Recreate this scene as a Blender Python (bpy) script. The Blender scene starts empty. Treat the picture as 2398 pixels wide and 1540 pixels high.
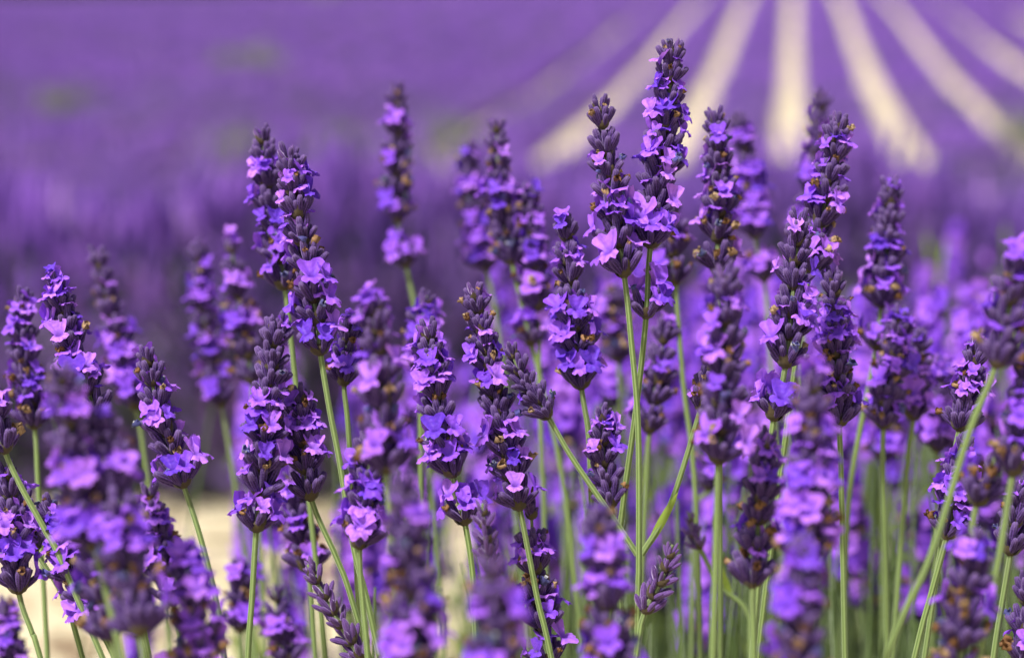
import bpy, math, random
import numpy as np
from mathutils import Vector, Matrix, Quaternion

R = math.radians
rng = random.Random(11)
nr = np.random.default_rng(7)
sc = bpy.context.scene
col = sc.collection

# ------------------------------------------------------------------ camera
CAM_H = 0.85
PITCH = R(7.75)
LENS, SENSOR = 85.0, 36.0
FOCUS = 0.612
cd = bpy.data.cameras.new('camera')
cam = bpy.data.objects.new('camera', cd)
col.objects.link(cam)
cam.location = (0, 0, CAM_H)
cam.rotation_euler = (R(90) - PITCH, 0, 0)
cd.lens, cd.sensor_width = LENS, SENSOR
cd.clip_start, cd.clip_end = 0.02, 2000
cd.dof.use_dof = True
cd.dof.focus_distance = FOCUS
cd.dof.aperture_fstop = 9.6
sc.camera = cam

# ------------------------------------------------------------------ sky and sun
SUN_EL, SUN_AZ = R(54), R(218)          # azimuth clockwise from +Y: behind the camera, a little to the left
w = bpy.data.worlds.new('World')
sc.world = w
w.use_nodes = True
nt = w.node_tree
bg = nt.nodes['Background']
sky = nt.nodes.new('ShaderNodeTexSky')
sky.sky_type = 'NISHITA'
sky.sun_disc = False
sky.sun_elevation = SUN_EL
sky.sun_rotation = SUN_AZ
sky.air_density, sky.dust_density, sky.ozone_density = 1.0, 4.0, 1.0
hsv = nt.nodes.new('ShaderNodeHueSaturation')
hsv.inputs['Saturation'].default_value = 0.25      # thin white cloud
nt.links.new(sky.outputs[0], hsv.inputs['Color'])
nt.links.new(hsv.outputs[0], bg.inputs['Color'])
bg.inputs['Strength'].default_value = 0.085
sd = bpy.data.lights.new('sun', 'SUN')
sd.energy, sd.angle, sd.color = 3.9, R(4), (1.0, 0.965, 0.91)
sun = bpy.data.objects.new('sun', sd)
col.objects.link(sun)
sdir = Vector((math.sin(SUN_AZ) * math.cos(SUN_EL), math.cos(SUN_AZ) * math.cos(SUN_EL), math.sin(SUN_EL)))
sun.rotation_euler = sdir.to_track_quat('Z', 'Y').to_euler()
sun.location = (0, -2, 6)

vs = sc.view_settings
vs.view_transform, vs.look, vs.gamma = 'Standard', 'None', 1.0
vs.exposure = 0.55
vs.use_curve_mapping = False
sc.render.engine = 'CYCLES'
sc.cycles.use_denoising = True
sc.cycles.max_bounces = 6
sc.cycles.diffuse_bounces = 3
sc.cycles.transmission_bounces = 3
sc.cycles.caustics_reflective = sc.cycles.caustics_refractive = False

# ------------------------------------------------------------------ pixel helper (photo at 2398 x 1540)
K = SENSOR / LENS / 2398.0
CR = Matrix.Rotation(R(90) - PITCH, 3, 'X')
CAM = Vector((0, 0, CAM_H))


def at(px, py, d):
    return CAM + CR @ Vector(((px - 1199) * K * d, -(py - 770) * K * d, -d))


def tag(o, label=None, cat=None, group=None, kind=None):
    if label: o['label'] = label
    if cat: o['category'] = cat
    if group: o['group'] = group
    if kind: o['kind'] = kind
    return o


def empty(name, loc):
    o = bpy.data.objects.new(name, None)
    o.empty_display_size = 0.01
    o.location = loc
    col.objects.link(o)
    return o


def link(name, me, parent=None):
    o = bpy.data.objects.new(name, me)
    col.objects.link(o)
    if parent is not None: o.parent = parent
    return o


# ------------------------------------------------------------------ materials
def mat(name):
    m = bpy.data.materials.new(name)
    m.use_nodes = True
    t = m.node_tree
    for n in list(t.nodes): t.nodes.remove(n)
    return m, t


def N(t, typ, **kw):
    n = t.nodes.new(typ)
    ins = kw.pop('ins', {})
    for k, v in kw.items(): setattr(n, k, v)
    for k, v in ins.items():
        if isinstance(v, bpy.types.NodeSocket): t.links.new(v, n.inputs[k])
        else: n.inputs[k].default_value = v
    return n


def attr(t, name):
    return N(t, 'ShaderNodeAttribute', attribute_name=name).outputs['Fac']


def ramp(t, fac, stops):
    n = N(t, 'ShaderNodeValToRGB')
    e = n.color_ramp.elements
    while len(e) < len(stops): e.new(0.5)
    for q, (p, c) in zip(e, stops):
        q.position = p
        q.color = (*c, 1)
    t.links.new(fac, n.inputs['Fac'])
    return n.outputs['Color']


def mixc(t, fac, a, b, mode='MIX'):
    n = N(t, 'ShaderNodeMix', data_type='RGBA', blend_type=mode)
    for s, v in ((0, fac), (6, a), (7, b)):
        if isinstance(v, bpy.types.NodeSocket): t.links.new(v, n.inputs[s])
        else: n.inputs[s].default_value = v if s == 0 else (*v, 1)
    return n.outputs[2]


def math_(t, op, a, b=0.0, clamp=False):
    n = N(t, 'ShaderNodeMath', operation=op, use_clamp=clamp)
    for s, v in ((0, a), (1, b)):
        if isinstance(v, bpy.types.NodeSocket): t.links.new(v, n.inputs[s])
        else: n.inputs[s].default_value = v
    return n.outputs[0]


def noise(t, scale, detail=3, coord='Object', dist=0.0):
    c = N(t, 'ShaderNodeTexCoord').outputs[coord]
    return N(t, 'ShaderNodeTexNoise', ins={'Vector': c, 'Scale': scale, 'Detail': detail, 'Distortion': dist}).outputs['Fac']


def rnd(t):
    o = N(t, 'ShaderNodeObjectInfo').outputs['Random']
    return math_(t, 'FRACT', math_(t, 'ADD', o, attr(t, 'rv')))


def finish(t, colour, rough=0.6, transl=0.0, sheen=0.0, sheen_tint=(1, 1, 1), bump=None, tcol=None, spec=0.3):
    p = N(t, 'ShaderNodeBsdfPrincipled', ins={'Roughness': rough, 'Specular IOR Level': spec})
    if isinstance(colour, bpy.types.NodeSocket): t.links.new(colour, p.inputs['Base Color'])
    else: p.inputs['Base Color'].default_value = (*colour, 1)
    if sheen:
        p.inputs['Sheen Weight'].default_value = sheen
        p.inputs['Sheen Roughness'].default_value = 0.45
        p.inputs['Sheen Tint'].default_value = (*sheen_tint, 1)
    if bump is not None:
        b = N(t, 'ShaderNodeBump', ins={'Height': bump[0], 'Strength': bump[1], 'Distance': bump[2]})
        t.links.new(b.outputs[0], p.inputs['Normal'])
    out = N(t, 'ShaderNodeOutputMaterial')
    if transl:
        tr = N(t, 'ShaderNodeBsdfTranslucent')
        c = tcol if tcol is not None else colour
        if isinstance(c, bpy.types.NodeSocket): t.links.new(c, tr.inputs['Color'])
        else: tr.inputs['Color'].default_value = (*c, 1)
        mx = N(t, 'ShaderNodeMixShader', ins={0: transl})
        t.links.new(p.outputs[0], mx.inputs[1])
        t.links.new(tr.outputs[0], mx.inputs[2])
        t.links.new(mx.outputs[0], out.inputs[0])
    else:
        t.links.new(p.outputs[0], out.inputs[0])


M = {}

m, t = mat('petal'); M['petal'] = m
r_ = rnd(t)
base = ramp(t, r_, [(0.0, (0.60, 0.235, 0.97)), (0.4, (0.45, 0.145, 0.93)), (0.75, (0.29, 0.082, 0.84)), (1.0, (0.11, 0.032, 0.58))])
n1 = noise(t, 900, 3)
base = mixc(t, math_(t, 'MULTIPLY', math_(t, 'SUBTRACT', n1, 0.42, True), 1.2, True), base, (0.30, 0.085, 0.78))
tt = attr(t, 'tt')
thr = math_(t, 'SUBTRACT', 1.0, math_(t, 'DIVIDE', tt, 0.62), True)
base = mixc(t, math_(t, 'MULTIPLY', thr, 1.25, True), base, (0.13, 0.035, 0.50))
vein = math_(t, 'MULTIPLY', attr(t, 'vein'), 0.45)
base = mixc(t, vein, base, (0.20, 0.06, 0.60))
finish(t, base, 0.55, 0.30, 0.08, (0.9, 0.75, 1.0), bump=(n1, 0.6, 0.0004))

m, t = mat('calyx'); M['calyx'] = m
rib = attr(t, 'rib')
tt = attr(t, 'tt')
n1 = noise(t, 2500, 2)
c = mixc(t, rib, (0.008, 0.0025, 0.022), (0.100, 0.042, 0.225))
tip = math_(t, 'MULTIPLY', math_(t, 'SUBTRACT', tt, 0.72, True), 2.2, True)
c = mixc(t, tip, c, (0.17, 0.105, 0.27))
bse = math_(t, 'MULTIPLY', math_(t, 'SUBTRACT', 0.28, tt, True), 2.4, True)
c = mixc(t, bse, c, (0.075, 0.065, 0.05))
c = mixc(t, math_(t, 'MULTIPLY', rnd(t), 0.45), c, (0.022, 0.009, 0.055))
c = mixc(t, math_(t, 'MULTIPLY', math_(t, 'SUBTRACT', n1, 0.5, True), 1.3, True), c, (0.25, 0.16, 0.41))
finish(t, c, 0.75, 0.0, 0.26, (0.66, 0.48, 0.95), spec=0.15, bump=(n1, 0.5, 0.0002))

m, t = mat('bud'); M['bud'] = m
n1 = noise(t, 2500, 2)
c = mixc(t, attr(t, 'rib'), (0.040, 0.014, 0.085), (0.125, 0.05, 0.24))
c = mixc(t, math_(t, 'MULTIPLY', math_(t, 'SUBTRACT', n1, 0.5, True), 1.4, True), c, (0.24, 0.17, 0.34))
c = mixc(t, math_(t, 'MULTIPLY', rnd(t), 0.4), c, (0.16, 0.08, 0.26))
finish(t, c, 0.7, 0.0, 0.5, (0.75, 0.6, 0.9), spec=0.15)

m, t = mat('withered'); M['withered'] = m
c = ramp(t, rnd(t), [(0.0, (0.15, 0.06, 0.025)), (0.5, (0.42, 0.21, 0.085)), (1.0, (0.70, 0.50, 0.30))])
c = mixc(t, math_(t, 'MULTIPLY', noise(t, 1800, 3), 0.9), c, (0.07, 0.035, 0.02))
finish(t, c, 0.7, 0.15)

m, t = mat('withered_blue'); M['wblue'] = m
c = ramp(t, rnd(t), [(0.0, (0.035, 0.04, 0.13)), (1.0, (0.10, 0.085, 0.36))])
finish(t, c, 0.7, 0.1, 0.3)

m, t = mat('stem'); M['stem'] = m
n1 = noise(t, 700, 4)
c = mixc(t, attr(t, 'rib'), (0.035, 0.075, 0.010), (0.27, 0.35, 0.13))
c = mixc(t, math_(t, 'MULTIPLY', n1, 0.5), c, (0.15, 0.21, 0.05))
c = mixc(t, math_(t, 'MULTIPLY', rnd(t), 0.35), c, (0.16, 0.215, 0.085))
c = mixc(t, math_(t, 'MULTIPLY', attr(t, 'tt'), 0.6), c, (0.09, 0.075, 0.07))
finish(t, c, 0.65, 0.0, 0.4, (0.85, 0.95, 0.75), bump=(n1, 0.4, 0.0003))

m, t = mat('bract'); M['bract'] = m
n1 = noise(t, 900, 3)
c = mixc(t, n1, (0.035, 0.022, 0.015), (0.11, 0.080, 0.035))
finish(t, c, 0.7, 0.12, 0.2)

m, t = mat('leaf'); M['leaf'] = m
c = mixc(t, noise(t, 300, 3), (0.15, 0.25, 0.03), (0.36, 0.44, 0.08))
finish(t, c, 0.55, 0.3)

m, t = mat('foliage'); M['foliage'] = m
c = ramp(t, attr(t, 'rv'), [(0.0, (0.018, 0.035, 0.008)), (0.6, (0.06, 0.095, 0.025)), (1.0, (0.15, 0.20, 0.06))])
finish(t, c, 0.7, 0.2)

m, t = mat('row_flower'); M['row_flower'] = m
c = ramp(t, attr(t, 'rv'), [(0.0, (0.085, 0.04, 0.23)), (0.45, (0.20, 0.078, 0.465)), (0.85, (0.37, 0.145, 0.69)), (1.0, (0.45, 0.25, 0.65))])
n1 = noise(t, 0.55, 4)
c = mixc(t, math_(t, 'MULTIPLY', math_(t, 'SUBTRACT', n1, 0.42, True), 2.4, True), c, (0.13, 0.085, 0.25))
n2 = noise(t, 0.21, 3)
c = mixc(t, math_(t, 'MULTIPLY', math_(t, 'SUBTRACT', n2, 0.52, True), 2.8, True), c, (0.115, 0.12, 0.13))
finish(t, c, 0.75, 0.2)

m, t = mat('row_foliage'); M['row_foliage'] = m
n1 = noise(t, 3.0, 4)
c = mixc(t, n1, (0.060, 0.050, 0.065), (0.14, 0.065, 0.25))
finish(t, c, 0.85)

m, t = mat('weed_leaf'); M['weed_leaf'] = m
c = ramp(t, attr(t, 'rv'), [(0.0, (0.10, 0.12, 0.085)), (1.0, (0.27, 0.30, 0.20))])
finish(t, c, 0.7, 0.2)

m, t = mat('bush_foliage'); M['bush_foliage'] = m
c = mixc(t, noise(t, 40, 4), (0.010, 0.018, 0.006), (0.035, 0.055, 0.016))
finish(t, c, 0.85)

m, t = mat('litter'); M['litter'] = m
c = ramp(t, attr(t, 'rv'), [(0.0, (0.10, 0.06, 0.04)), (0.5, (0.30, 0.19, 0.10)), (0.75, (0.20, 0.11, 0.24)), (1.0, (0.34, 0.19, 0.45))])
finish(t, c, 0.9)

m, t = mat('sand'); M['sand'] = m
n1 = noise(t, 1.3, 5)
n2 = noise(t, 45, 5)
c = mixc(t, n1, (0.60, 0.51, 0.33), (0.70, 0.61, 0.425))
c = mixc(t, math_(t, 'MULTIPLY', math_(t, 'SUBTRACT', n2, 0.5, True), 2.2, True), c, (0.26, 0.19, 0.11))
finish(t, c, 0.95, bump=(n2, 0.6, 0.03))


# ------------------------------------------------------------------ small mesh kit
class Piece:
    """verts, quads/tris, per-vertex attributes and a material index per face"""
    def __init__(s):
        s.v, s.f, s.mi = [], [], []
        s.a = {'tt': [], 'rib': [], 'rv': [], 'vein': []}

    def add(s, co, tt=0.0, rib=0.0, rv=0.0, vein=0.0):
        s.v.append(co)
        a = s.a
        a['tt'].append(tt); a['rib'].append(rib); a['rv'].append(rv); a['vein'].append(vein)
        return len(s.v) - 1

    def face(s, f, mi=0):
        s.f.append(f); s.mi.append(mi)

    def grid(s, rows, closed=True, mi=0):
        """rows: list of rings of vertex ids"""
        for a, b in zip(rows[:-1], rows[1:]):
            n = len(a)
            for i in range(n if closed else n - 1):
                j = (i + 1) % n
                s.face((a[i], a[j], b[j], b[i]), mi)

    def merge(s, o, mtx, mi, rv):
        k = len(s.v)
        for i, c in enumerate(o.v):
            s.v.append(tuple(mtx @ Vector(c)))
            for key in s.a:
                s.a[key].append(rv if key == 'rv' else o.a[key][i])
        for f in o.f: s.face(tuple(x + k for x in f), mi)

    def build(s, name, mats):
        me = bpy.data.meshes.new(name)
        me.from_pydata(s.v, [], s.f)
        for key, val in s.a.items():
            if any(val):
                at_ = me.attributes.new(key, 'FLOAT', 'POINT')
                at_.data.foreach_set('value', np.asarray(val, np.float32))
        for q in mats: me.materials.append(q)
        if len(mats) > 1: me.polygons.foreach_set('material_index', np.asarray(s.mi, np.int32))
        me.polygons.foreach_set('use_smooth', np.ones(len(s.f), bool))
        me.update()
        return me


MM = 0.001


def calyx_piece(seed, n=20, bud=False, low=False):
    q = random.Random(seed)
    p = Piece()
    if bud: prof = [(0, .35), (.6, .62), (1.8, .86), (3.2, .92), (4.4, .78), (5.2, .48), (5.6, .10)]
    else: prof = [(0, .38), (.5, .62), (1.5, .86), (3.0, 1.04), (4.6, 1.06), (5.6, .84), (6.1, .52), (6.05, .12)]
    if low: prof = [prof[0], prof[2], prof[4], prof[-1]]
    bx, by = q.uniform(-.25, .25), q.uniform(-.1, .35)
    fat = q.uniform(.74, .9)
    rows = []
    for z, r in prof:
        u = z / 6.0
        ring = []
        for i in range(n):
            th = 2 * math.pi * i / n
            rb = (i % 2) if not low else .5
            rr = r * fat * (1 + (.13 if not low else 0) * (rb - .5) * 2 * min(1, u * 3))
            zz = z + (.28 * rb if z > 5 and not bud else 0)
            ring.append(p.add(((rr * math.cos(th) + bx * u * u) * MM, (rr * math.sin(th) - by * u * u) * MM, zz * MM), u, rb))
        rows.append(ring)
    p.grid(rows)
    return p


def blossom_piece(seed, n=36, m=5, low=False):
    q = random.Random(seed)
    p = Piece()
    if low: n, m = 14, 2
    up = q.uniform(.88, 1.15); lo = q.uniform(.85, 1.15)
    sp = q.uniform(.85, 1.15)
    lobes = [(-121, 44, 4.2 * up * q.uniform(.92, 1.06)), (-59, 44, 4.2 * up * q.uniform(.92, 1.06)),
             (90, 34, 2.6 * lo), (28, 31, 2.2 * lo), (152, 31, 2.2 * lo)]
    ph = [q.uniform(0, 6.28) for _ in range(4)]
    curl_u, curl_l = q.uniform(.0, .7), q.uniform(.6, 1.3)
    tube = [(-.6, .5), (.9, .62), (2.0, .95), (2.7, 1.25)] if not low else [(-.3, .5), (2.4, 1.1)]
    rows = []
    for k, (z, r) in enumerate(tube):
        rows.append([p.add((r * math.cos(a) * MM, r * math.sin(a) * .9 * MM, z * MM), .42 - .12 * k / 3, 0, 0, 0)
                     for a in (2 * math.pi * i / n for i in range(n))])
    z0, r0 = tube[-1]
    for k in range(1, m + 1):
        t_ = k / m
        ring = []
        for i in range(n):
            a = 2 * math.pi * i / n
            deg = math.degrees(a)
            L = .35
            best = 9
            for c, wd, am in lobes:
                dl = abs((deg - c + 180) % 360 - 180) / wd
                best = min(best, dl)
                if dl < 1: L = max(L, .35 + am * (1 - dl * dl) ** .42)
            sn = math.sin(a)
            b = min(1, max(0, (sn + .25) / .5)); b = b * b * (3 - 2 * b)          # 0 upper lip, 1 lower lip
            vz = .86 * (1 - b) + .12 * b
            sx = .86 * sp * (1 - b) + .98 * b
            sy = .50 * (1 - b) + .92 * b
            s = t_ * L
            x = r0 * math.cos(a) + s * math.cos(a) * sx
            y = r0 * sn * .9 + s * sn * sy
            z = z0 + s * vz
            tip = t_ * t_ * L
            y -= (1 - b) * curl_u * tip * .35
            z -= b * curl_l * tip * .55
            rf = t_ * t_ * .36
            z += rf * math.sin(a * 6 + ph[0]) + rf * .7 * math.sin(a * 11 + ph[1])
            y += rf * .8 * math.sin(a * 8 + ph[2])
            y += (1 - b) * .45 * (1 - min(1, best * 1.3)) * math.sin(math.pi * t_) * -1        # cupped upper lobes
            ring.append(p.add((x * MM, y * MM, z * MM), .30 + .7 * t_ if L > .5 else .35, 0, 0, 1.0 if (best < .12 and t_ < .85) else 0))
        rows.append(ring)
    p.grid(rows)
    return p


def withered_piece(seed, n=9):
    q = random.Random(seed)
    p = Piece()
    rows = []
    for k, (z, r) in enumerate([(-.4, .5), (.6, .7), (1.2, .95), (1.8, 1.35), (2.2, .9)]):
        rows.append([p.add(((r * q.uniform(.2, 1.6) * math.cos(a) + q.uniform(-.2, .2)) * MM,
                            (r * q.uniform(.2, 1.6) * math.sin(a) + .12 * k) * MM, (z + q.uniform(-.8, .8)) * MM), k / 4)
                     for a in (2 * math.pi * i / n for i in range(n))])
    p.grid(rows)
    return p


def whorl_piece(seed):
    """two papery bracts and the short receptacle that carries the flowers"""
    q = random.Random(seed)
    p = Piece()
    rows = []
    for z, r in [(-.9, .85), (-.2, 1.25), (.7, 1.5), (1.6, 1.3), (2.2, .8)]:
        rows.append([p.add((r * math.cos(6.2832 * i / 10) * MM, r * math.sin(6.2832 * i / 10) * MM, z * MM)) for i in range(10)])
    p.grid(rows)
    for side in (0, math.pi):
        rows = []
        for k in range(5):
            u = k / 4
            wd = [1.0, 2.3, 2.6, 1.7, .12][k] * q.uniform(.9, 1.1)
            row = []
            for i in range(5):
                s = (i - 2) / 2
                rad = 1.0 + 2.7 * u ** .85 - .55 * s * s * u
                an = side + s * wd / max(rad, 1.6)
                row.append(p.add((rad * math.cos(an) * MM, rad * math.sin(an) * MM, (-.7 + 3.7 * u * u + .5 * u) * MM)))
            rows.append(row)
        p.grid(rows, False)
    return p


CALYX = [calyx_piece(i, 16).build('calyx', [M['calyx']]) for i in range(5)]
BUD = [calyx_piece(20 + i, 14, True).build('bud', [M['bud']]) for i in range(3)]
BLOSSOM = [blossom_piece(40 + i).build('blossom', [M['petal']]) for i in range(12)]
WITHER = [withered_piece(60 + i).build('withered_blossom', [M['withered']]) for i in range(4)]
WBLUE = [withered_piece(70 + i).build('withered_blossom', [M['wblue']]) for i in range(2)]
WHORL = [whorl_piece(80 + i).build('whorl', [M['bract']]) for i in range(3)]


def catmull(pts, per):
    P = [pts[0] * 2 - pts[1]] + list(pts) + [pts[-1] * 2 - pts[-2]]
    out = []
    for i in range(1, len(P) - 2):
        a, b, c, d = P[i - 1:i + 3]
        for k in range(per):
            u = k / per
            out.append(.5 * (2 * b + (c - a) * u + (2 * a - 5 * b + 4 * c - d) * u * u + (3 * b - a - 3 * c + d) * u ** 3))
    out.append(P[-2])
    return out


def tube_piece(pts, rad, n=12, rib=.09, tts=None, seg_knots=()):
    p = Piece()
    rows = []
    ref = Vector((0.31, 0.95, 0.05)).normalized()
    for k, c in enumerate(pts):
        tg = (pts[min(k + 1, len(pts) - 1)] - pts[max(k - 1, 0)]).normalized()
        x = tg.cross(ref).normalized()
        y = tg.cross(x)
        r = rad[k]
        ring = []
        for i in range(n):
            a = 2 * math.pi * i / n
            rb = i % 2
            sq = 1 + .07 * math.cos(4 * a)
            rr = r * sq * (1 + rib * (rb - .5))
            ring.append(p.add(tuple(c + x * (rr * math.cos(a)) + y * (rr * math.sin(a))), tts[k] if tts else 0, rb))
        rows.append(ring)
    p.grid(rows)
    p.face(tuple(rows[-1]))
    return p


def leaf_piece(length, width, curl):
    p = Piece()
    rows = []
    for k in range(9):
        u = k / 8
        wd = width * (math.sin(math.pi * min(1, u * .93 + .07)) ** .7)
        c = Vector((0, curl * length * u * u, length * u))
        row = []
        for i in range(5):
            s = (i - 2) / 2
            row.append(p.add((c.x + s * wd, c.y + .35 * wd * abs(s), c.z)))
        rows.append(row)
    p.grid(rows, False)
    return p


def frame_quat(tg, twist):
    return Vector((0, 0, 1)).rotation_difference(tg) @ Quaternion((0, 0, 1), twist)


def flower_slots(q, n_out, n_in, sc_, tilt, top):
    """(azimuth, tilt, base offset, scale) for each calyx in one whorl"""
    out = []
    a0 = q.uniform(0, 6.28)
    for i in range(n_out):
        out.append((a0 + 6.2832 * (i + q.uniform(-.3, .3)) / n_out, tilt * q.uniform(.8, 1.22), q.uniform(-.3, .7), sc_ * q.uniform(.72, 1.06)))
    for i in range(n_in):
        out.append((a0 + 6.2832 * (i + .5 + q.uniform(-.3, .3)) / max(n_in, 1), tilt * q.uniform(.38, .62), q.uniform(.8, 1.9), sc_ * q.uniform(.8, 1.1)))
    return out


def slot_matrix(az, tl, off):
    ca, sa, ct, st = math.cos(az), math.sin(az), math.cos(tl), math.sin(tl)
    X = Vector((sa, -ca, 0)); Y = Vector((ct * ca, ct * sa, -st)); Z = Vector((st * ca, st * sa, ct))
    m3 = Matrix((X, Y, Z)).transposed()
    return m3, Vector((1.0 * ca * MM, 1.0 * sa * MM, off * MM))


def fill_whorl(q, wh, sc_, tilt, n_out, n_in, bloom, wither, stage, top=False):
    for az, tl, off, s in flower_slots(q, n_out, n_in, sc_, tilt, top):
        m3, loc = slot_matrix(az, tl, off)
        if stage == 'bud': me, nm = q.choice(BUD), 'bud'
        else: me, nm = (q.choice(BUD), 'bud') if (top and q.random() < .35) else (q.choice(CALYX), 'calyx')
        o = link(nm, me, wh)
        o.location = loc
        o.rotation_mode = 'QUATERNION'
        qt = m3.to_quaternion()
        o.rotation_quaternion = qt @ Quaternion((0, 0, 1), q.uniform(0, 6.28))
        o.scale = (s * q.uniform(.92, 1.1),) * 2 + (s,)
        if stage == 'bud': continue
        r = q.random()
        if r < bloom and s > .5:
            b = link('blossom', q.choice(BLOSSOM), wh)
            bend = Quaternion((1, 0, 0), q.uniform(.20, .60)) @ Quaternion((0, 1, 0), q.uniform(-.25, .25)) @ Quaternion((0, 0, 1), q.uniform(-.4, .4))
            b.location = loc + m3 @ Vector((0, 0, 5.0 * s * MM))
            fs = max(.8, min(1.1, s ** .5)) * q.choice([q.uniform(.55, .72), q.uniform(.75, .95), q.uniform(.75, .95)])
        elif r < bloom + wither:
            b = link('withered_blossom', q.choice(WITHER) if q.random() < .8 else q.choice(WBLUE), wh)
            bend = Quaternion((1, 0, 0), q.uniform(-.5, .3)) @ Quaternion((0, 0, 1), q.uniform(0, 6.28))
            b.location = loc + m3 @ Vector((0, 0, 5.5 * s * MM))
            fs = q.uniform(.6, 1.1)
        else: continue
        b.rotation_mode = 'QUATERNION'
        b.rotation_quaternion = qt @ bend
        b.scale = (fs,) * 3


SPIKE_ID = [0]


def spike(label, tip, base, d, stem=(), det=(), bloom=.36, wither=.13, stage='open', dt=0.0, s=1.0, ds=0.0,
          fat=1.0, group='lavender spikes standing in the front bush', full=True, mid=None, leaves=(), crown=False):
    """tip / base / det / stem are picture points at depth d; dt leans the tip in depth, ds the stem foot"""
    SPIKE_ID[0] += 1
    q = random.Random(1000 + SPIKE_ID[0] * 17)
    B = at(*base, d); T = at(*tip, d + dt)
    Mid = at(*mid, d + dt * .5) if mid else (B + T) / 2 + Vector((q.uniform(-1, 1), q.uniform(-1, 1), 0)) * .0009
    low = [at(*p_, d) for p_ in det] + [at(*p_, d + ds * (i + 1)) for i, p_ in enumerate(stem)]
    prev = low[-2] if len(low) > 1 else (B if low else Mid)
    last = low[-1] if low else B
    dr = (last - prev).normalized()
    FOOT = foliage_top(last.x, last.y) - .05
    ext = []
    if full:
        cur = last.copy()
        dn = dr.copy()
        if dn.z > -.3: dn = Vector((dn.x * .5, dn.y * .5, -.8)).normalized()
        while cur.z > FOOT:
            dn = (dn * .82 + Vector((0, .02, -.18))).normalized()
            cur = cur + dn * min(.06, max(.02, (cur.z - FOOT) / max(.2, -dn.z) + .003))
            ext.append(cur.copy())
    ctrl = list(reversed(ext)) + list(reversed(low)) + [B, Mid, T]
    nb = len(ctrl) - 3
    per = 5
    pts = catmull(ctrl, per)
    root = empty('lavender_spike', pts[0])
    tag(root, label, 'lavender', group)
    loc0 = pts[0]
    # arc length from head base
    ib = nb * per
    rad, tts = [], []
    tot = len(pts) - 1
    for k in range(len(pts)):
        if k <= ib:
            u = k / max(1, ib)
            rad.append((.98 - .22 * u) * s ** .5 * MM * .9); tts.append(0 if k < ib - 2 else .25)
        else:
            u = (k - ib) / (tot - ib)
            rad.append((.80 - .5 * u) * MM * s ** .5); tts.append(.45)
    # stem stops a little short of the tip
    loc = [p_ - loc0 for p_ in pts]
    loc[-1] = loc[-2] + (loc[-1] - loc[-2]) * .3
    sm = tube_piece(loc, rad, 10, rib=.14, tts=tts).build('stem', [M['stem']])
    link('stem', sm, root)
    hp = pts[ib:]
    seg = [0]
    for a, b in zip(hp[:-1], hp[1:]): seg.append(seg[-1] + (b - a).length)
    L = seg[-1]

    def along(x):
        for k in range(len(seg) - 1):
            if seg[k + 1] >= x or k == len(seg) - 2:
                u = (x - seg[k]) / max(1e-9, seg[k + 1] - seg[k])
                return hp[k].lerp(hp[k + 1], u), (hp[k + 1] - hp[k]).normalized()
    airy = q.uniform(.95, 1.12)
    x = .0008
    spots = []
    topz = L - 4.6 * MM * s
    while x < topz - .002:
        u = x / L
        spots.append((x, u))
        x += (6.3 - 1.6 * u) * MM * s * q.uniform(.82, 1.22) * airy * (.70 if stage == 'bud' else 1)
    spots.append((max(topz, .001), 1.0))
    tw = q.uniform(0, 6.28)
    mood = q.random()
    for k, (x, u) in enumerate(spots):
        c, tg = along(x)
        wh = link('whorl', q.choice(WHORL), root)
        wh.location = c - loc0
        wh.rotation_mode = 'QUATERNION'
        wh.rotation_quaternion = frame_quat(tg, tw + k * 1.5708)
        top = u >= .9
        sc_ = s * (1.12 - .38 * u ** 1.5) * (1 if stage != 'bud' else .86) * fat ** .5
        wh.scale = (s * (1 - .35 * u) * (.8 if stage == 'bud' else 1),) * 3
        inv = 1 / wh.scale[0]
        if top: no, ni, tl = (5 if stage != 'bud' else 4), 2, R(26)
        else: no, ni, tl = q.choice([9, 10, 10, 11]), q.choice([4, 5]), R(45 - 13 * u) * fat
        if stage == 'bud' and not top: no, ni, tl = q.choice([6, 7]), 2, R(40)
        mood = q.choice([.1, .35, .7, 1.1, 1.6, 2.0])
        bloom_ = bloom * (1.08 if d > .56 else .8)
        bl = 0 if (top and bloom < .5 and q.random() < .6) else bloom_ * mood
        if u > .55 and not crown: bl *= max(.12, 1 - (u - .55) * 3.2)
        if top: bl = .7 if crown else 0
        wi = wither * (2.1 if u < .45 else .55) * (0 if top else 1)
        fill_whorl(q, wh, sc_ * inv, tl, no, ni, min(.8, bl), wi, stage, top)
    for p_ in det:
        c = at(*p_, d)
        k = min(range(len(pts)), key=lambda i: (pts[i] - c).length)
        tg = (pts[min(k + 1, tot)] - pts[max(k - 1, 0)]).normalized()
        wh = link('whorl', q.choice(WHORL), root)
        wh.location = c - loc0
        wh.rotation_mode = 'QUATERNION'
        wh.rotation_quaternion = frame_quat(tg, q.uniform(0, 6.28))
        wh.scale = (s,) * 3
        fill_whorl(q, wh, 1.02, R(46), q.choice([7, 8]), 3, min(.75, bloom * 1.5), .15, stage)
    for (lp, ang, ln, wd, cu) in leaves:
        lf = link('leaf', leaf_piece(ln, wd, cu).build('leaf', [M['leaf']]), root)
        lf.location = at(*lp, d + ds * len(stem)) - loc0
        lf.rotation_euler = (0, R(ang), 0)
    return root


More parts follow.
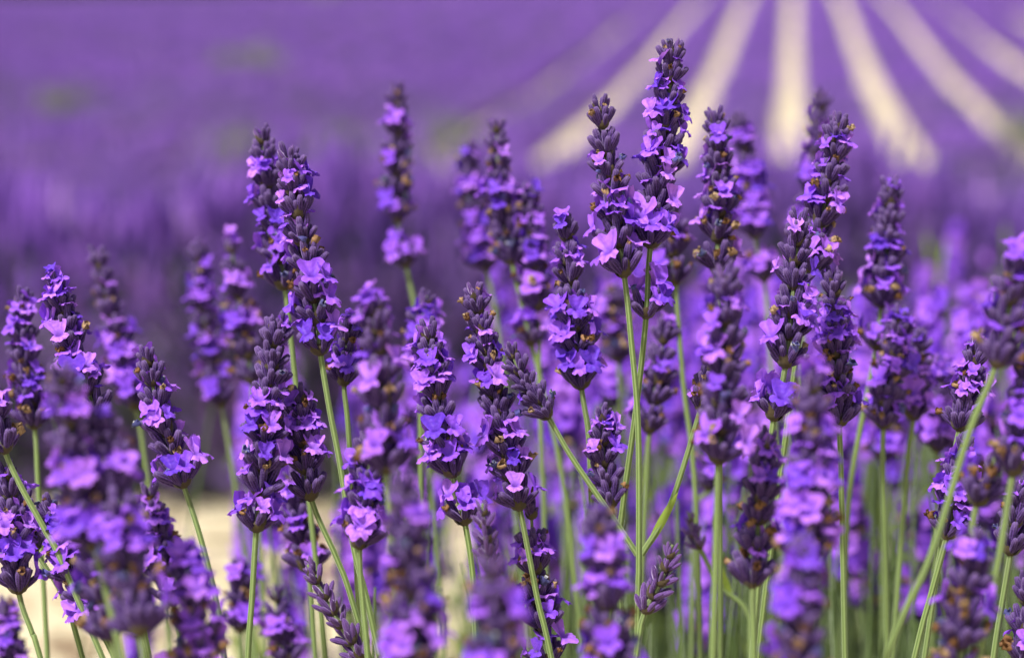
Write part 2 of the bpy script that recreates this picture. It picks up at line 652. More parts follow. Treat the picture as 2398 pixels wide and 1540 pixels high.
# ------------------------------------------------------------------ ground
PROF = [(-60, .5), (0, 0), (3, -.01), (4.2, -.04), (6, -.2), (9, -.55), (15, -1.2), (25, -1.9), (33, -2.1), (40, -1.98),
        (48, -1.62), (60, -1.08), (80, -.12), (100, .64), (114, 1.0), (122, 1.02), (140, .3), (200, -6), (600, -60)]
PX = np.array([p_[0] for p_ in PROF], float); PZ = np.array([p_[1] for p_ in PROF], float)
_fx = np.linspace(-60, 600, 6601)
_fz = np.interp(_fx, PX, PZ)
_ker = np.hanning(61); _ker /= _ker.sum()
_sm = np.convolve(np.pad(_fz, 30, mode='edge'), _ker, 'valid')
_blend = np.clip((_fx - 3) / 4, 0, 1)
_fz = _fz * (1 - _blend) + _sm * _blend


def gz(x, y):
    x = np.asarray(x, float); y = np.asarray(y, float)
    z = np.interp(y, _fx, _fz)
    return z + np.clip((y - 20) / 90, 0, 1.3) * (.020 * np.clip(x, -60, 60)) + .02 * np.sin(x * .9 + y * .31) * np.clip((y - 2) / 6, 0, 1)


ys = np.concatenate([np.linspace(-30, 0, 8), np.linspace(.3, 10, 40), np.linspace(10.5, 60, 70), np.linspace(61, 150, 60), np.linspace(160, 580, 30)])
xs = np.concatenate([np.linspace(-260, -32, 14), np.linspace(-30, 30, 90), np.linspace(32, 260, 14)])
X, Y = np.meshgrid(xs, ys)
Z = gz(X, Y)
V = np.stack([X, Y, Z], -1).reshape(-1, 3)
nx, ny = len(xs), len(ys)
idx = np.arange(nx * ny).reshape(ny, nx)
F = np.stack([idx[:-1, :-1], idx[:-1, 1:], idx[1:, 1:], idx[1:, :-1]], -1).reshape(-1, 4)
me = bpy.data.meshes.new('ground')
me.from_pydata(V.tolist(), [], F.tolist())
me.polygons.foreach_set('use_smooth', np.ones(len(F), bool))
me.materials.append(M['sand'])
tag(link('ground', me), 'pale sandy soil between the lavender rows', kind='structure')


# ------------------------------------------------------------------ lavender rows behind
def mesh_np(name, V, F, mats, rv=None, smooth=True, mi=None):
    me = bpy.data.meshes.new(name)
    nv, nf, k = len(V), len(F), F.shape[1]
    me.vertices.add(nv); me.vertices.foreach_set('co', V.astype(np.float32).ravel())
    me.loops.add(nf * k); me.loops.foreach_set('vertex_index', F.astype(np.int32).ravel())
    me.polygons.add(nf)
    me.polygons.foreach_set('loop_start', np.arange(0, nf * k, k, dtype=np.int32))
    me.polygons.foreach_set('use_smooth', np.full(nf, smooth))
    for q in mats: me.materials.append(q)
    if mi is not None: me.polygons.foreach_set('material_index', mi.astype(np.int32))
    if rv is not None:
        a = me.attributes.new('rv', 'FLOAT', 'POINT')
        a.data.foreach_set('value', rv.astype(np.float32))
    me.update(calc_edges=True)
    me.validate()
    return me


def spindles(P, D, length, width, rv, sides=4, prof=((0, .35), (.35, 1.0), (.7, .8), (1, .05))):
    """P base points, D unit directions: bumpy tapered flower heads, all in one array"""
    n = len(P)
    ref = np.tile(np.array([.3, .9, .1]), (n, 1))
    Xa = np.cross(D, ref); Xa /= np.linalg.norm(Xa, axis=1, keepdims=True)
    Ya = np.cross(D, Xa)
    ph = nr.uniform(0, 6.28, n)
    rings = []
    for z, r in prof:
        for i in range(sides):
            a = ph + 2 * np.pi * i / sides + z * 1.5
            jit = nr.uniform(.7, 1.3, n)
            rings.append(P + D * (length * z)[:, None] + (Xa * np.cos(a)[:, None] + Ya * np.sin(a)[:, None]) * (width * .5 * r * jit)[:, None])
    Vv = np.stack(rings, 1)
    m_ = Vv.shape[1]
    fr = []
    for k in range(len(prof) - 1):
        for i in range(sides):
            j = (i + 1) % sides
            fr.append((k * sides + i, k * sides + j, (k + 1) * sides + j, (k + 1) * sides + i))
    fr = np.array(fr)
    Fv = (fr[None] + (np.arange(n) * m_)[:, None, None]).reshape(-1, 4)
    return Vv.reshape(-1, 3), Fv, np.repeat(rv, m_)


def lav_row(p0, p1, width, height, dens, size, label, group, gap=0.0, seed=0, stems=False, bow=0.0):
    """one clipped lavender row from p0 to p1 (x, y); dens = flower tufts per square metre"""
    p0 = np.array(p0, float); p1 = np.array(p1, float)
    L = np.linalg.norm(p1 - p0)
    dv = (p1 - p0) / L
    sv = np.array([dv[1], -dv[0]])
    q = np.random.default_rng(seed)
    phs = q.uniform(0, 6.28, 8)

    def hmod(s):
        b = .86 + .10 * np.sin(s * 2 * np.pi / .95 + phs[0]) + .07 * np.sin(s * 1.7 + phs[1]) + .05 * np.sin(s * 9.1 + phs[2])
        g_ = np.sin(s * .37 + phs[3]) + .7 * np.sin(s * .83 + phs[4]) + .5 * np.sin(s * 1.9 + phs[5])
        if gap > 0:
            lim = 2.2 - gap
            b = b * np.clip(1 - (g_ - lim) * 3.5, .12, 1)
        return b
    # rounded foliage body
    ns = int(min(400, max(6, L / .22)))
    ss = np.linspace(0, L, ns)
    A = np.linspace(0, math.pi, 9)
    h = hmod(ss)
    SS, AA = np.meshgrid(ss, A, indexing='ij')
    H = h[:, None] * np.ones_like(AA)
    jit = q.uniform(.88, 1.1, AA.shape)
    off = -np.cos(AA) * width * .46 * jit * (.55 + .45 * H) * (1 + (.22 * np.sin(SS * 3.1 + 1) if stems else 0))
    off = off + bow * np.clip(1 - SS / 30, 0, 1) ** 2
    xy = p0 + dv * SS[..., None] + sv * off[..., None]
    z = gz(xy[..., 0], xy[..., 1]) - .02 + np.sin(AA) ** .8 * height * .80 * H * jit
    V = np.concatenate([xy, z[..., None]], -1).reshape(-1, 3)
    id_ = np.arange(ns * 9).reshape(ns, 9)
    F = np.stack([id_[:-1, :-1], id_[:-1, 1:], id_[1:, 1:], id_[1:, :-1]], -1).reshape(-1, 4)
    c0 = p0 + dv * L / 2
    o0 = np.array([c0[0], c0[1], float(gz(c0[0], c0[1]))])
    root = empty('lavender_row', o0.tolist())
    tag(root, label, 'lavender row', group)
    link('foliage', mesh_np('foliage', V - o0, F, [M['row_foliage']]), root)
    # flower heads over the crown and the flanks
    n = int(L * width * dens)
    s = q.uniform(0, L, n)
    a = np.arccos(np.clip(q.uniform(-1.0, 1.0, n), -.985, .985)) if not stems else q.uniform(.10, math.pi - .12, n)
    hh = hmod(s)
    keep = hh > .45
    if stems:
        keep &= ~((a > 1.75) & (np.sin((s - 1.19) * 2.2 - 4.7) + .5 * np.sin(s * 5.1) > .75) & (q.random(n) < .8))
    s, a, hh = s[keep], a[keep], hh[keep]; n = len(s)
    of = -np.cos(a) * width * .48 * (.55 + .45 * hh)
    of = of + bow * np.clip(1 - s / 30, 0, 1) ** 2
    bxy = p0 + dv * s[:, None] + sv * of[:, None]
    bz = gz(bxy[:, 0], bxy[:, 1]) + np.sin(a) ** .8 * height * .82 * hh
    D = np.concatenate([sv[None] * (-np.cos(a) * .75)[:, None] + q.normal(0, .16, (n, 2)), np.full((n, 1), 1.0)], 1)
    D /= np.linalg.norm(D, axis=1, keepdims=True)
    P = np.concatenate([bxy, bz[:, None]], 1) - o0
    rv = np.clip(q.normal(.5, .26, n), 0, 1)
    ln = size * q.uniform(.7, 1.3, n)
    if stems:
        m_ = n // 2
        s2 = q.uniform(0, L, m_)
        o2 = q.choice([-1, 1], m_) * (width * .44 + np.abs(q.normal(0, .10, m_)) * (1 + .8 * np.sin(s2 * 2.1)))
        x2 = p0 + dv * s2[:, None] + sv * o2[:, None]
        P2 = np.concatenate([x2, (gz(x2[:, 0], x2[:, 1]) + q.uniform(.0, .30, m_))[:, None]], 1) - o0
        D2 = np.concatenate([sv[None] * np.sign(o2)[:, None] * q.uniform(.2, 1.1, (m_, 1)) + q.normal(0, .4, (m_, 2)), q.uniform(.3, 1, (m_, 1))], 1)
        D2 /= np.linalg.norm(D2, axis=1, keepdims=True)
        P = np.concatenate([P, P2]); D = np.concatenate([D, D2]); n = len(P)
        rv = np.concatenate([rv, np.clip(q.normal(.55, .25, m_), 0, 1)]); ln = size * q.uniform(.7, 1.3, n)
        st = q.uniform(.06, .16, n)
        Pt = P + D * st[:, None]
        Vs, Fs, rs = spindles(P - D * .05, D, st + .05, np.full(n, .0035), q.uniform(.3, 1, n), 3, ((0, 1), (1, 1)))
        so = link('stems', mesh_np('stems', Vs, Fs, [M['foliage']], rs), root)
        tag(so, kind='stuff')
        nl = n * 2
        pick = q.integers(0, n, nl)
        Dl = D[pick] + q.normal(0, .35, (nl, 3)); Dl /= np.linalg.norm(Dl, axis=1, keepdims=True)
        Vl, Fl, rl = spindles(P[pick] - D[pick] * .12 + q.normal(0, .03, (nl, 3)), Dl, q.uniform(.08, .2, nl), np.full(nl, .012), q.uniform(0, .9, nl), 3, ((0, .6), (.5, 1), (1, .1)))
        tag(link('leaves', mesh_np('leaves', Vl, Fl, [M['foliage']], rl), root), kind='stuff')
        V_, F_, r_ = spindles(Pt, D, ln, ln * .26, rv, 5, ((0, .5), (.18, 1.0), (.34, .6), (.5, .95), (.7, .55), (.85, .6), (1, .1)))
    else:
        V_, F_, r_ = spindles(P, D, ln, ln * .42, rv, 4)
    tag(link('flowers', mesh_np('flowers', V_, F_, [M['row_flower']], r_), root), kind='stuff')
    return root


# the next row across the sandy path, then the rows beyond it, all running across the view
lav_row((-4.77, 5.7), (3.98, 4.2), 1.25, .56, 950, .08, 'lavender row facing the open sandy path, green at its foot',
        None, seed=1, stems=True)
k = 0
y = 6.7
while y < 37:
    hw = .212 * y * 1.5 + 2.4
    dens = 130 if y < 12 else 80
    lav_row((-hw, y + .04 * hw), (hw, y - .04 * hw), 1.3, .52, dens, .085 + .0016 * y,
            'hazy lavender row running across the dip before the striped slope', 'rows across the dip', .35, seed=10 + k)
    y += 1.85; k += 1
# the far slope: rows run away up the hill, pale paths between them
AZ = R(6.55)
dv = np.array([math.sin(AZ), math.cos(AZ)]); uv = np.array([math.cos(AZ), -math.sin(AZ)])
for k in range(-24, 11):
    u = (k + .5) * 1.8
    v0, v1 = 38.5 + 1.2 * math.sin(k * 1.3), 117.0
    lo = max(v0, (abs(u) - 3) / .34 if u < 0 else (u - 1) / .105)
    if lo > 112: continue
    a = uv * u + dv * lo; b = uv * u + dv * v1
    ordn = ['first', 'second', 'third', 'fourth', 'fifth', 'sixth']
    if -5 <= k <= 4:
        i_ = k if k >= 0 else -k - 1
        lab = 'distant lavender row, %s from the straightest pale path, %s' % (
            ordn[i_], 'on the brightly striped side' if k >= 0 else 'where paths fade into purple')
    else: lab = 'distant lavender row on the slope, merging with its neighbours without a visible path'
    lav_row(a, b, 1.38 if -3 <= k <= 2 else 1.5, .46, 34, .17, lab, 'rows striping the far slope',
            .8 if u < -12 else (.4 if u < -5 else .25), seed=100 + k, bow=.13 * u if abs(u) < 12 else 0)


# dry stalks and dropped flowers strewn over the sand
n_ = 1100
lx = nr.uniform(-2.2, 2.2, n_); ly = nr.uniform(1.9, 4.6, n_)
la = nr.uniform(0, 6.28, n_)
LD = np.stack([np.cos(la), np.sin(la), nr.uniform(-.02, .12, n_)], 1); LD /= np.linalg.norm(LD, axis=1, keepdims=True)
lw = nr.uniform(.004, .022, n_)
V_, F_, r_ = spindles(np.stack([lx, ly, gz(lx, ly) + lw * .3], 1), LD, nr.uniform(.02, .12, n_), lw, nr.random(n_), 4)
tag(link('litter', mesh_np('litter', V_, F_, [M['litter']], r_)), 'dry stalks and dropped petals strewn on the sandy path', 'litter', kind='stuff')


# ------------------------------------------------------------------ weeds in the field
def weed(px, py, D, hgt, label):
    c = at(px, py, D)
    n = 90
    base = np.array([c.x, c.y, float(gz(c.x, c.y))])
    top = c.z - base[2] + hgt * .5
    P = np.stack([nr.normal(0, .30 * hgt, n), nr.normal(0, .30 * hgt, n), nr.uniform(0, top * .66, n)], 1)
    Dm = np.stack([nr.normal(0, .5, n), nr.normal(0, .5, n), np.full(n, 1.0)], 1)
    Dm /= np.linalg.norm(Dm, axis=1, keepdims=True)
    V_, F_, r_ = spindles(P, Dm, nr.uniform(.2, .5, n) * hgt, np.full(n, .05 * hgt + .01), nr.uniform(.4, 1, n), 4)
    root = empty('weed', base.tolist())
    tag(root, label, 'weed', 'weeds among the lavender rows')
    link('leaves', mesh_np('leaves', V_, F_, [M['weed_leaf']], r_), root)
    Vs, Fs, rs = spindles(np.zeros((1, 3)), np.array([[0, .001, 1.0]]), np.array([top * .75]), np.array([.04]), np.array([.5]), 6, ((0, 1), (1, .5)))
    link('stem', mesh_np('stem', Vs, Fs, [M['foliage']], rs), root)


for px, py, D in [(790, 330, 36), (1000, 375, 35), (1060, 300, 42), (775, 25, 104), (560, 330, 36), (2150, 455, 31), (2385, 300, 41), (575, 190, 60), (150, 250, 48)]:
    weed(px, py, D, .85 if D < 50 else 1.4, 'blurred green weed sticking up among the lavender rows')


# ------------------------------------------------------------------ leafy body of the front bush
def foliage_top(x, y):
    r = 1 / (1 + math.exp(-(x - .02 - .10 * (y - .6)) * 16))
    b = 1 / (1 + math.exp(-(y - .95) * 7))
    return CAM_H - .43 + .13 * r * b


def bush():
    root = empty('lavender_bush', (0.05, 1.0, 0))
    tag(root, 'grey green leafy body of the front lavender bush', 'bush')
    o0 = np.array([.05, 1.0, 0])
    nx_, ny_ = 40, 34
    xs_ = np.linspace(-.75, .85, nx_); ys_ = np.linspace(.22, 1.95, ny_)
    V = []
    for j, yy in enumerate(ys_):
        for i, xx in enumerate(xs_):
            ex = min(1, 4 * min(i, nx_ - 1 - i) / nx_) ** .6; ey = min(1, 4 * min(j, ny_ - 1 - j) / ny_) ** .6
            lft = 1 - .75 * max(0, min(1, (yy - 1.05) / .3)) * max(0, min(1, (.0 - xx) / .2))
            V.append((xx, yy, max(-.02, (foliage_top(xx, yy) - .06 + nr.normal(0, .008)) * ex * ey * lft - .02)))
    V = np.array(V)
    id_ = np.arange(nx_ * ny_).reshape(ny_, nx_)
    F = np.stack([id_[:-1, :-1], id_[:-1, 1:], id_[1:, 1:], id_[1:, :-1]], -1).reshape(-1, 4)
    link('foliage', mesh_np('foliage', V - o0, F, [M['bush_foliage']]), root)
    n = 20000
    xx = nr.uniform(-.72, .82, n); yy = nr.uniform(.25, 1.92, n)
    keep = ~((xx < .0) & (yy > 1.15))
    xx, yy = xx[keep], yy[keep]; n = len(xx)
    zz = np.array([foliage_top(a, b) for a, b in zip(xx, yy)]) - nr.uniform(.03, .11, n)
    edge = np.minimum(np.minimum(xx + .75, .85 - xx), np.minimum(yy - .22, 1.95 - yy)) / .25
    zz *= np.clip(edge, .15, 1) ** .6
    P = np.stack([xx, yy, zz], 1) - o0
    Dm = np.stack([nr.normal(0, .42, n), nr.normal(0, .42, n), np.full(n, 1.0)], 1)
    Dm /= np.linalg.norm(Dm, axis=1, keepdims=True)
    V_, F_, r_ = spindles(P, Dm, nr.uniform(.03, .075, n), np.full(n, .0045), nr.uniform(0, 1, n), 3, ((0, .5), (.5, 1), (1, .1)))
    tag(link('leaves', mesh_np('leaves', V_, F_, [M['foliage']], r_), root), kind='stuff')
    n = 1700
    yy = .66 + 1.1 * nr.random(n) ** 1.1
    xx = nr.uniform(-.22, .5, n) * yy
    keep = (nr.random(n) < np.clip((xx / yy + .10) / .16, .06, 1)) & ~((xx < .0) & (yy > 1.2))
    xx, yy = xx[keep], yy[keep]; n = len(xx)
    zz = np.array([foliage_top(a, b) for a, b in zip(xx, yy)]) - .07
    ztop = CAM_H - (.150 + nr.uniform(0, .09, n)) * (.55 + .45 * yy)
    Dm = np.stack([nr.normal(0, .11, n), nr.normal(0, .08, n), np.full(n, 1.0)], 1)
    Dm /= np.linalg.norm(Dm, axis=1, keepdims=True)
    V_, F_, r_ = spindles(np.stack([xx, yy, zz], 1) - o0, Dm, np.clip(ztop - zz, .05, .4), np.full(n, .0017), nr.uniform(.35, 1, n), 4, ((0, 1), (.4, 1), (.8, .9), (1, .4)))
    tag(link('stems', mesh_np('stems', V_, F_, [M['stem']], r_), root), kind='stuff')
    n = 900
    yy = .58 + 1.0 * nr.random(n)
    xx = nr.uniform(-.12, .3, n) * yy
    zz = np.array([foliage_top(a, b) for a, b in zip(xx, yy)]) - .05 + nr.random(n) ** 1.5 * .20
    Dm = np.stack([nr.normal(0, .45, n), nr.normal(0, .35, n), np.full(n, 1.0)], 1)
    Dm /= np.linalg.norm(Dm, axis=1, keepdims=True)
    V_, F_, r_ = spindles(np.stack([xx, yy, zz], 1) - o0, Dm, nr.uniform(.02, .045, n), np.full(n, .0032), nr.uniform(.3, 1, n), 4, ((0, .4), (.3, .9), (.7, 1), (1, .1)))
    tag(link('leaf_sprays', mesh_np('leaf_sprays', V_, F_, [M['leaf']], r_), root), kind='stuff')


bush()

# ------------------------------------------------------------------ the lavender spikes that can be told apart
S = spike
S('tallest lavender spike, a separate ring of pink blossoms on its stem', (1577, 90), (1522, 582), .612, mid=(1556, 330),
  det=[(1513, 738)], stem=[(1490, 950), (1450, 1250)], bloom=.42, fat=1.05, ds=.006)
S('lavender spike leaning against the tallest one, on a stem with a forked node', (1403, 220), (1462, 650), .607, mid=(1428, 430),
  stem=[(1478, 800), (1494, 1000), (1496, 1300), (1494, 1420)], bloom=.36)
S('small mostly closed spike on the thin branch arching from the forked node', (1190, 805), (1287, 982), .612, mid=(1228, 895),
  stem=[(1335, 1065), (1420, 1190), (1492, 1298)], bloom=.05, wither=.04, s=.78, full=False)
S('lavender spike half hidden by blurred blossoms, on the other branch of the forked node', (1685, 800), (1638, 965), .622,
  stem=[(1570, 1180), (1502, 1298)], bloom=.2, s=.8, full=False, leaves=[((1515, 1285), 28, .017, .0011, .02)])
S('slightly soft dark spike close beside the front spike with a lone lowest ring', (612, 296), (668, 680), .662, mid=(634, 490),
  stem=[(690, 880), (705, 1000)], bloom=.34)
S('sharp leaning spike with bare stem gap above a bud ring, many lilac blossoms', (672, 340), (745, 765), .606, mid=(705, 550),
  det=[(750, 825)], stem=[(772, 960), (795, 1080), (830, 1290), (872, 1460)], bloom=.40)
S('sharp spike over a low ring with two outspread blossoms', (1000, 752), (1062, 1118), .606, mid=(1022, 930),
  det=[(1088, 1222)], stem=[(1105, 1330), (1112, 1450)], bloom=.45)
S('broad sharp spike full of blossoms with a spare ring below', (650, 735), (610, 1165), .604, mid=(628, 950),
  det=[(600, 1238)], stem=[(590, 1400), (580, 1545)], bloom=.42, fat=1.12)
S('short bloom rich spike tucked against the broad spike, slanting stem', (703, 900), (730, 1172), .612, mid=(712, 1040),
  stem=[(790, 1310), (832, 1430)], bloom=.6)
S('thin dark budded spike behind a slanting stem', (828, 740), (806, 905), .632, stem=[(815, 1000), (830, 1250)], bloom=.2, s=.85)
S('sharp spike leaning over the sandy gap with a clean curved stem', (340, 812), (432, 1142), .606, mid=(375, 975),
  stem=[(470, 1260), (505, 1400), (526, 1545)], bloom=.36)
S('spike with a crown of pale blossoms, lower half behind blurred petals', (128, 648), (225, 980), .622, mid=(165, 800), crown=True,
  stem=[(260, 1120)], bloom=.4)
S('slightly soft spike beside the pale crowned spike', (50, 678), (82, 1005), .675, mid=(58, 850), stem=[(90, 1150)], bloom=.45)
S('soft pink spike rising behind the pale crowned spike', (225, 580), (320, 960), .765, mid=(268, 760), stem=[(345, 1120)], bloom=.5)
S('spike cut by the picture edge with a thick slanting stem', (-22, 890), (14, 1062), .60, stem=[(50, 1140), (108, 1245), (160, 1350)], bloom=.4)
S('stout spike with open blossoms at the edge, above a slanting stem', (15, 1080), (45, 1390), .603, mid=(30, 1230),
  stem=[(75, 1480), (97, 1548)], bloom=.5)
S('spike bent sideways across a thick green stem over the sand', (108, 1165), (235, 1480), .604, mid=(160, 1320),
  stem=[(272, 1548)], bloom=.4)
S('dark ended spike crossing behind the bent spike', (20, 1120), (85, 1290), .625, stem=[(150, 1400), (195, 1545)], bloom=.25)
S('big blurred dark spike standing before the pale crowned spike', (140, 850), (225, 1290), .50, s=1.0, fat=1.08, wither=.24, mid=(175, 1070), stem=[(285, 1540)], bloom=.55, dt=-.01)
S('big blurred spike with deep violet blossoms before the sandy gap', (238, 950), (330, 1490), .49, s=1.0, fat=1.08, wither=.24, mid=(280, 1210), stem=[(345, 1600)], bloom=.5, dt=.01)
S('blurred dark spike squeezed between two big blurred ones over the sand', (192, 1060), (262, 1500), .53, s=1.0, fat=1.08, wither=.24, stem=[(290, 1650)], bloom=.5, mid=(225, 1270))
S('soft dark spike low over the sand behind blurred blossoms', (345, 1130), (408, 1420), .66, stem=[(440, 1600)], bloom=.3)
S('blurred lilac spike low in the corner over the sand', (12, 1400), (40, 1600), .74, stem=[(50, 1700)], bloom=.6)
S('blurred spike with pale top blossoms in front of the sand', (440, 1290), (478, 1640), .51, crown=True, s=1.0, fat=1.08, wither=.24, stem=[(490, 1800)], bloom=.6)
S('large very blurred spike in front of the spike with outspread low blossoms', (945, 1105), (985, 1620), .475, s=1.0, fat=1.08, wither=.24, stem=[(995, 1800)], bloom=.6)
S('very blurred lilac spike beside the large very blurred one', (1150, 1300), (1160, 1660), .46, s=1.0, fat=1.08, wither=.24, stem=[(1165, 1800)], bloom=.6)
S('thin budded spike just above a very blurred lilac spike', (1128, 1165), (1150, 1345), .575, stem=[(1160, 1480)], stage='bud', s=.9)
S('blurred dark spike in front of the forked node', (1398, 1180), (1445, 1640), .50, s=1.0, fat=1.08, wither=.24, stem=[(1450, 1800)], bloom=.45, mid=(1420, 1400))
S('blurred spike hiding the lower part of a taller sharp spike', (1700, 620), (1682, 1088), .54, s=1.0, fat=1.08, wither=.24, stem=[(1676, 1300), (1670, 1500)], bloom=.62, mid=(1696, 850))
S('tall blurred spike with pale lilac top, in front of green stems', (1900, 868), (1888, 1330), .505, crown=True, s=1.0, fat=1.08, wither=.24, stem=[(1880, 1500)], bloom=.6, mid=(1898, 1090))
S('very blurred spike right below the tall blurred one with the lilac top', (1880, 1250), (1862, 1700), .465, s=1.0, fat=1.08, wither=.24, stem=[(1858, 1850)], bloom=.55)
S('slightly blurred spike with violet blossoms on its outer side, by green stems', (1803, 1010), (1762, 1375), .56, stem=[(1765, 1545)], bloom=.5, mid=(1780, 1190))
S('big blurred spike at the picture edge on a thick slanting stem', (2392, 585), (2330, 862), .525, stem=[(2270, 1010), (2180, 1300), (2085, 1510)], bloom=.55, mid=(2362, 720))
S('dark blurred spike at the edge behind the thick slanting stem', (2425, 800), (2370, 1115), .53, stem=[(2340, 1300), (2300, 1500)], bloom=.2, wither=.25, mid=(2400, 950))
S('dark blurred ring of buds low beside the thick slanting stem', (2330, 1060), (2285, 1185), .54, stem=[(2260, 1400)], bloom=.15, wither=.25)
S('blurred spike with round violet blossoms at the foot of the slanting stem', (2290, 1235), (2232, 1600), .515, s=1.0, fat=1.08, wither=.24, stem=[(2215, 1750)], bloom=.6, mid=(2265, 1400))
S('sharp dark spike with dense buds and a withered ring on its stem', (1872, 495), (1838, 862), .612, mid=(1858, 680),
  det=[(1812, 978)], stem=[(1798, 1100), (1780, 1300)], bloom=.34, fat=1.05)
S('sharp spike leaning towards the pale paths, foot behind a dense dark spike', (1966, 262), (1895, 640), .637, mid=(1940, 440), stem=[(1870, 800)], bloom=.46)
S('soft spike peeping up directly behind the one leaning to the paths', (1922, 203), (1885, 600), .775, mid=(1910, 380), stem=[(1880, 800)], bloom=.45)
S('sharp spike with two erect top buds beside a dense dark spike', (1950, 628), (1965, 1000), .634, mid=(1958, 810), stem=[(1970, 1150)], bloom=.55)
S('slim soft spike standing alone, a dark separate ring below', (2086, 412), (2062, 722), .70, mid=(2076, 570), det=[(2052, 815)],
  stem=[(2000, 1080), (1982, 1240), (1975, 1545)], bloom=.36)
S('spike with brown withered tips rising behind a blurred blossom', (1673, 252), (1680, 640), .657, mid=(1684, 440), stem=[(1682, 800)], bloom=.38, wither=.24)
S('blurred spike leaning behind the brown tipped one, with a separate low ring', (1722, 258), (1768, 560), .785, mid=(1752, 400), det=[(1790, 655)], stem=[(1805, 850)], bloom=.52)
S('slim sharp spike with broad blossoms at mid height, standing clear of the pair', (1323, 500), (1362, 912), .632, mid=(1338, 700), stem=[(1378, 1020), (1385, 1200)], bloom=.46)
S('soft tall spike in a cluster of three, brown withered tips', (1163, 275), (1200, 620), .735, mid=(1170, 450), det=[(1245, 805)], stem=[(1310, 1080), (1342, 1320)], bloom=.42, wither=.2)
S('most blurred spike of the soft cluster of three', (1096, 322), (1142, 635), .82, mid=(1110, 480), stem=[(1170, 800), (1190, 1000)], bloom=.42, wither=.2)
S('shortest spike of the soft cluster of three', (1240, 430), (1262, 728), .735, mid=(1245, 580), stem=[(1262, 900), (1270, 1100)], bloom=.5)
S('lone soft spike high over the purple field with a pink ring under a gap', (931, 190), (932, 522), .785, mid=(930, 350), det=[(950, 622)],
  stem=[(975, 740), (990, 900)], bloom=.5, wither=.22)
S('soft pair spike, the fuller of two above the sandy gap', (462, 560), (520, 955), .80, mid=(480, 760), stem=[(545, 1100), (572, 1300)], bloom=.5)
S('soft pair spike with pale blossoms at its very top', (540, 555), (590, 900), .76, crown=True, mid=(560, 720), stem=[(600, 1100)], bloom=.35, wither=.2)
S('long sharp spike, buds above and blossoms below, beside the thin branch spike', (1106, 662), (1218, 1195), .62, mid=(1158, 930),
  stem=[(1258, 1400), (1292, 1545)], bloom=.42)
S('low sharp spike crossed by a plain green stem', (1243, 1170), (1270, 1478), .628, mid=(1250, 1320), det=[(1290, 1555)], stem=[(1295, 1640)], bloom=.5)
S('small bright spike between the plain stems under the thin branch', (1413, 948), (1432, 1190), .625, mid=(1412, 1070), stem=[(1445, 1330)], bloom=.5, s=.9)
S('closed purple bud spike leaning away from the forked stem', (1578, 1262), (1508, 1438), .602, mid=(1552, 1350), stem=[(1488, 1548)], stage='bud', s=1.02)
S('tiny closed bud spike on a curved twig with a yellow green leaf', (1613, 1192), (1642, 1288), .69, stem=[(1685, 1370), (1750, 1432), (1758, 1545)], stage='bud', s=.85,
  leaves=[((1715, 1402), -22, .016, .0011, -.25)])
S('long closed bud spike slanting across the lower stems', (712, 1305), (850, 1550), .60, mid=(772, 1420), stem=[(880, 1640)], stage='bud', s=1.05)
S('soft dark spike behind the slanting bud spike', (682, 1090), (722, 1340), .675, stem=[(735, 1500)], bloom=.3)
S('blurred small spike in the sandy gap beside the broad spike stem', (560, 1300), (562, 1480), .74, stem=[(565, 1600)], bloom=.3)
S('blurred low spike in the sandy gap between two green stems', (640, 1370), (678, 1560), .74, stem=[(690, 1700)], bloom=.3)
S('deep violet spike squeezed between two blurred spikes', (872, 1000), (842, 1285), .582, stem=[(850, 1420), (862, 1548)], bloom=.55)
S('large blurred spike with pale pink top blossoms', (872, 690), (905, 1110), .528, crown=True, mid=(890, 900), stem=[(920, 1300)], bloom=.5)
S('soft bud tip peeping out beside the lone soft spike stem', (1000, 678), (985, 880), .70, stem=[(985, 1050)], bloom=.4)
S('soft brown tipped spike between two sharp green stems', (1440, 660), (1448, 850), .80, stem=[(1455, 1000)], bloom=.3, wither=.3)
S('dark soft spike right behind the forked stem', (1562, 745), (1520, 1015), .70, stem=[(1510, 1200)], bloom=.3)
S('soft withered spike just behind the foot of the tallest spike', (1578, 470), (1582, 668), .70, stem=[(1600, 900), (1617, 1030), (1630, 1195), (1640, 1540)], bloom=.2, wither=.35)
S('soft violet spike in a cluster beside the slim lone spike', (2112, 722), (2068, 1005), .685, stem=[(2070, 1200), (2075, 1400)], bloom=.55)
S('soft spike with starry blossoms next to the violet cluster spike', (2152, 765), (2138, 985), .70, stem=[(2125, 1080), (2100, 1400)], bloom=.6)
S('fading small spike at the end of the violet cluster', (2208, 830), (2195, 1060), .75, stem=[(2190, 1250)], bloom=.5)
S('slim sharp spike standing behind the thick slanting stem', (2292, 788), (2245, 1010), .618, stem=[(2225, 1130)], bloom=.5, s=.92)
S('sharp ragged spike below, half hidden by a blurred one', (2262, 1020), (2215, 1262), .612, stem=[(2180, 1390), (2140, 1545)], bloom=.35)
S('sharp budded spike at the edge above dark ribbed stems', (2385, 1120), (2365, 1300), .607, stem=[(2345, 1420), (2325, 1548)], bloom=.15)
S('spike at the picture edge among dark ribbed stems', (2405, 1340), (2392, 1560), .60, stem=[(2380, 1650)], bloom=.4)
S('blurred low spike behind the slim lone spike stem', (2085, 930), (2068, 1085), .80, stem=[(2070, 1250), (2068, 1450)], bloom=.6)
S('low soft spike between the closed bud twig and green stems', (1690, 1020), (1655, 1150), .76, stem=[(1627, 1195), (1622, 1400)], bloom=.3, s=.85)

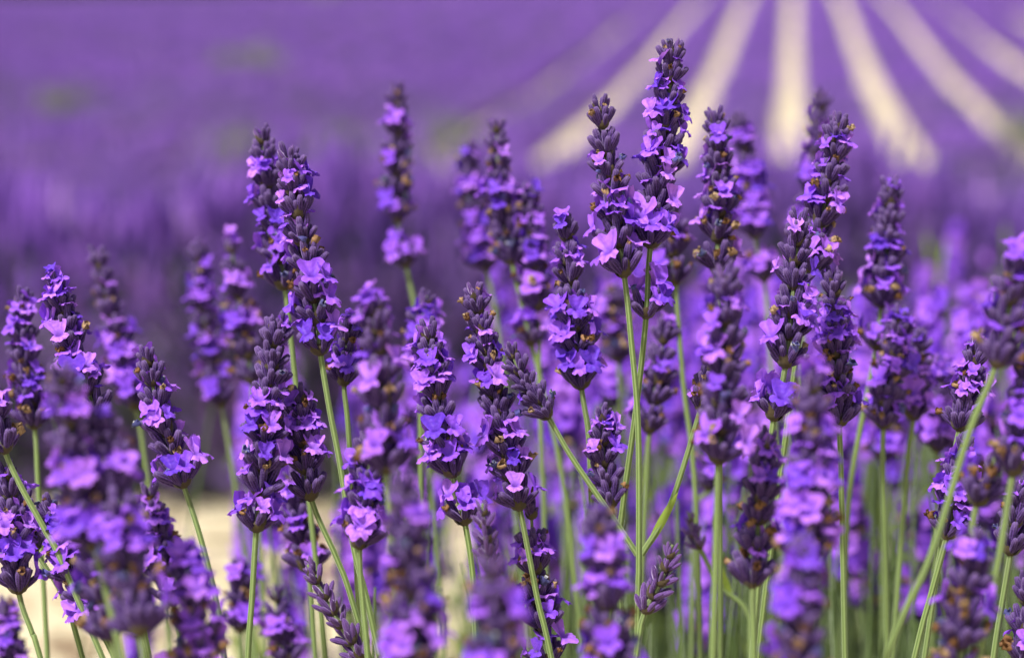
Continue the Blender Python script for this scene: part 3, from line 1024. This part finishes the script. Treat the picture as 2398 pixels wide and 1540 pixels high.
# ------------------------------------------------------------------ softer spikes deeper in the bush: stem and head each
LOWC = [calyx_piece(200 + i, 6, low=True) for i in range(3)]
LOWB = [blossom_piece(210 + i, low=True) for i in range(4)]
LOWW = [withered_piece(220 + i, 5) for i in range(2)]
VAR = []
for vi in range(12):
    q = random.Random(500 + vi)
    p = Piece()
    L = q.uniform(.034, .052)
    bend = q.uniform(-.004, .004)
    x = 0.0
    bl = q.choice([.2, .28, .36, .44])
    while x < L - .004:
        u = x / L
        top = u > .86
        for az, tl, off, s_ in flower_slots(q, 5 if top else 8, 2 if top else 3, 1.02 - .32 * u, R(28) if top else R(46 - 10 * u), top):
            m3, loc = slot_matrix(az, tl, off)
            loc = loc + Vector((bend * u * u, 0, x))
            mt = Matrix.Translation(loc) @ (m3 @ Matrix.Diagonal((s_, s_, s_))).to_4x4()
            p.merge(q.choice(LOWC), mt, 0, q.random())
            r = q.random()
            if r < bl:
                p.merge(q.choice(LOWB), Matrix.Translation(loc + m3 @ Vector((0, 0, 5 * s_ * MM))) @ m3.to_4x4(), 1, q.random())
            elif r < bl + .12:
                p.merge(q.choice(LOWW), Matrix.Translation(loc + m3 @ Vector((0, 0, 5.4 * s_ * MM))) @ m3.to_4x4(), 2, q.random())
        x += .0063 - .0014 * u
    head = p.build('flower_head', [M['calyx'], M['petal'], M['withered']])
    sl = .30
    b1, b2 = q.uniform(-.03, .03), q.uniform(-.03, .03)
    pts = [Vector((b1 * u * (1 - u) * 2, b2 * u * (1 - u) * 2, -sl + sl * u)) for u in (i / 9 for i in range(10))] + [Vector((bend * .3, 0, L * .6))]
    stem = tube_piece(pts, [.00105 - .0003 * i / 10 for i in range(11)], 8).build('stem', [M['stem']])
    VAR.append((head, stem, L))


def soft_spike(px, py, d, lean, lean2, group, label):
    tip = at(px, py, d)
    head, stem, L = rng.choice(VAR)
    e = Quaternion((0, 1, 0), lean) @ Quaternion((1, 0, 0), lean2) @ Quaternion((0, 0, 1), rng.uniform(0, 6.28))
    hb = tip - e @ Vector((0, 0, L))
    zf = foliage_top(hb.x, hb.y) - .06
    k = max(.3, (hb.z - zf) / .30)
    foot = e @ Vector((0, 0, -.30 * k))
    root = empty('lavender_spike', hb + foot)
    tag(root, label, 'lavender', group)
    h = link('flower_head', head, root)
    h.location = -foot; h.rotation_mode = 'QUATERNION'; h.rotation_quaternion = e
    s = link('stem', stem, root)
    s.location = -foot; s.rotation_mode = 'QUATERNION'; s.rotation_quaternion = e
    s.scale = (1, 1, k)


n_soft = 0
while n_soft < 222:
    px = rng.uniform(330, 2520)
    d = .84 + 1.0 * rng.random() ** 1.3
    right = min(1, max(0, (px - 500) / 700))
    if rng.random() > .25 + .75 * right: continue
    if d > 1.1 + .8 * right: continue
    lo_ = 1060 - 300 * right
    top = lo_ + rng.uniform(-170, 480) - (d - .84) * 130 * right
    if d < .95 and top < 640: continue
    soft_spike(px, top, d, rng.gauss(0, .12), rng.gauss(0, .1), 'soft spikes behind the sharp ones',
               'small blurred lavender spike among many behind the sharp spikes')
    n_soft += 1
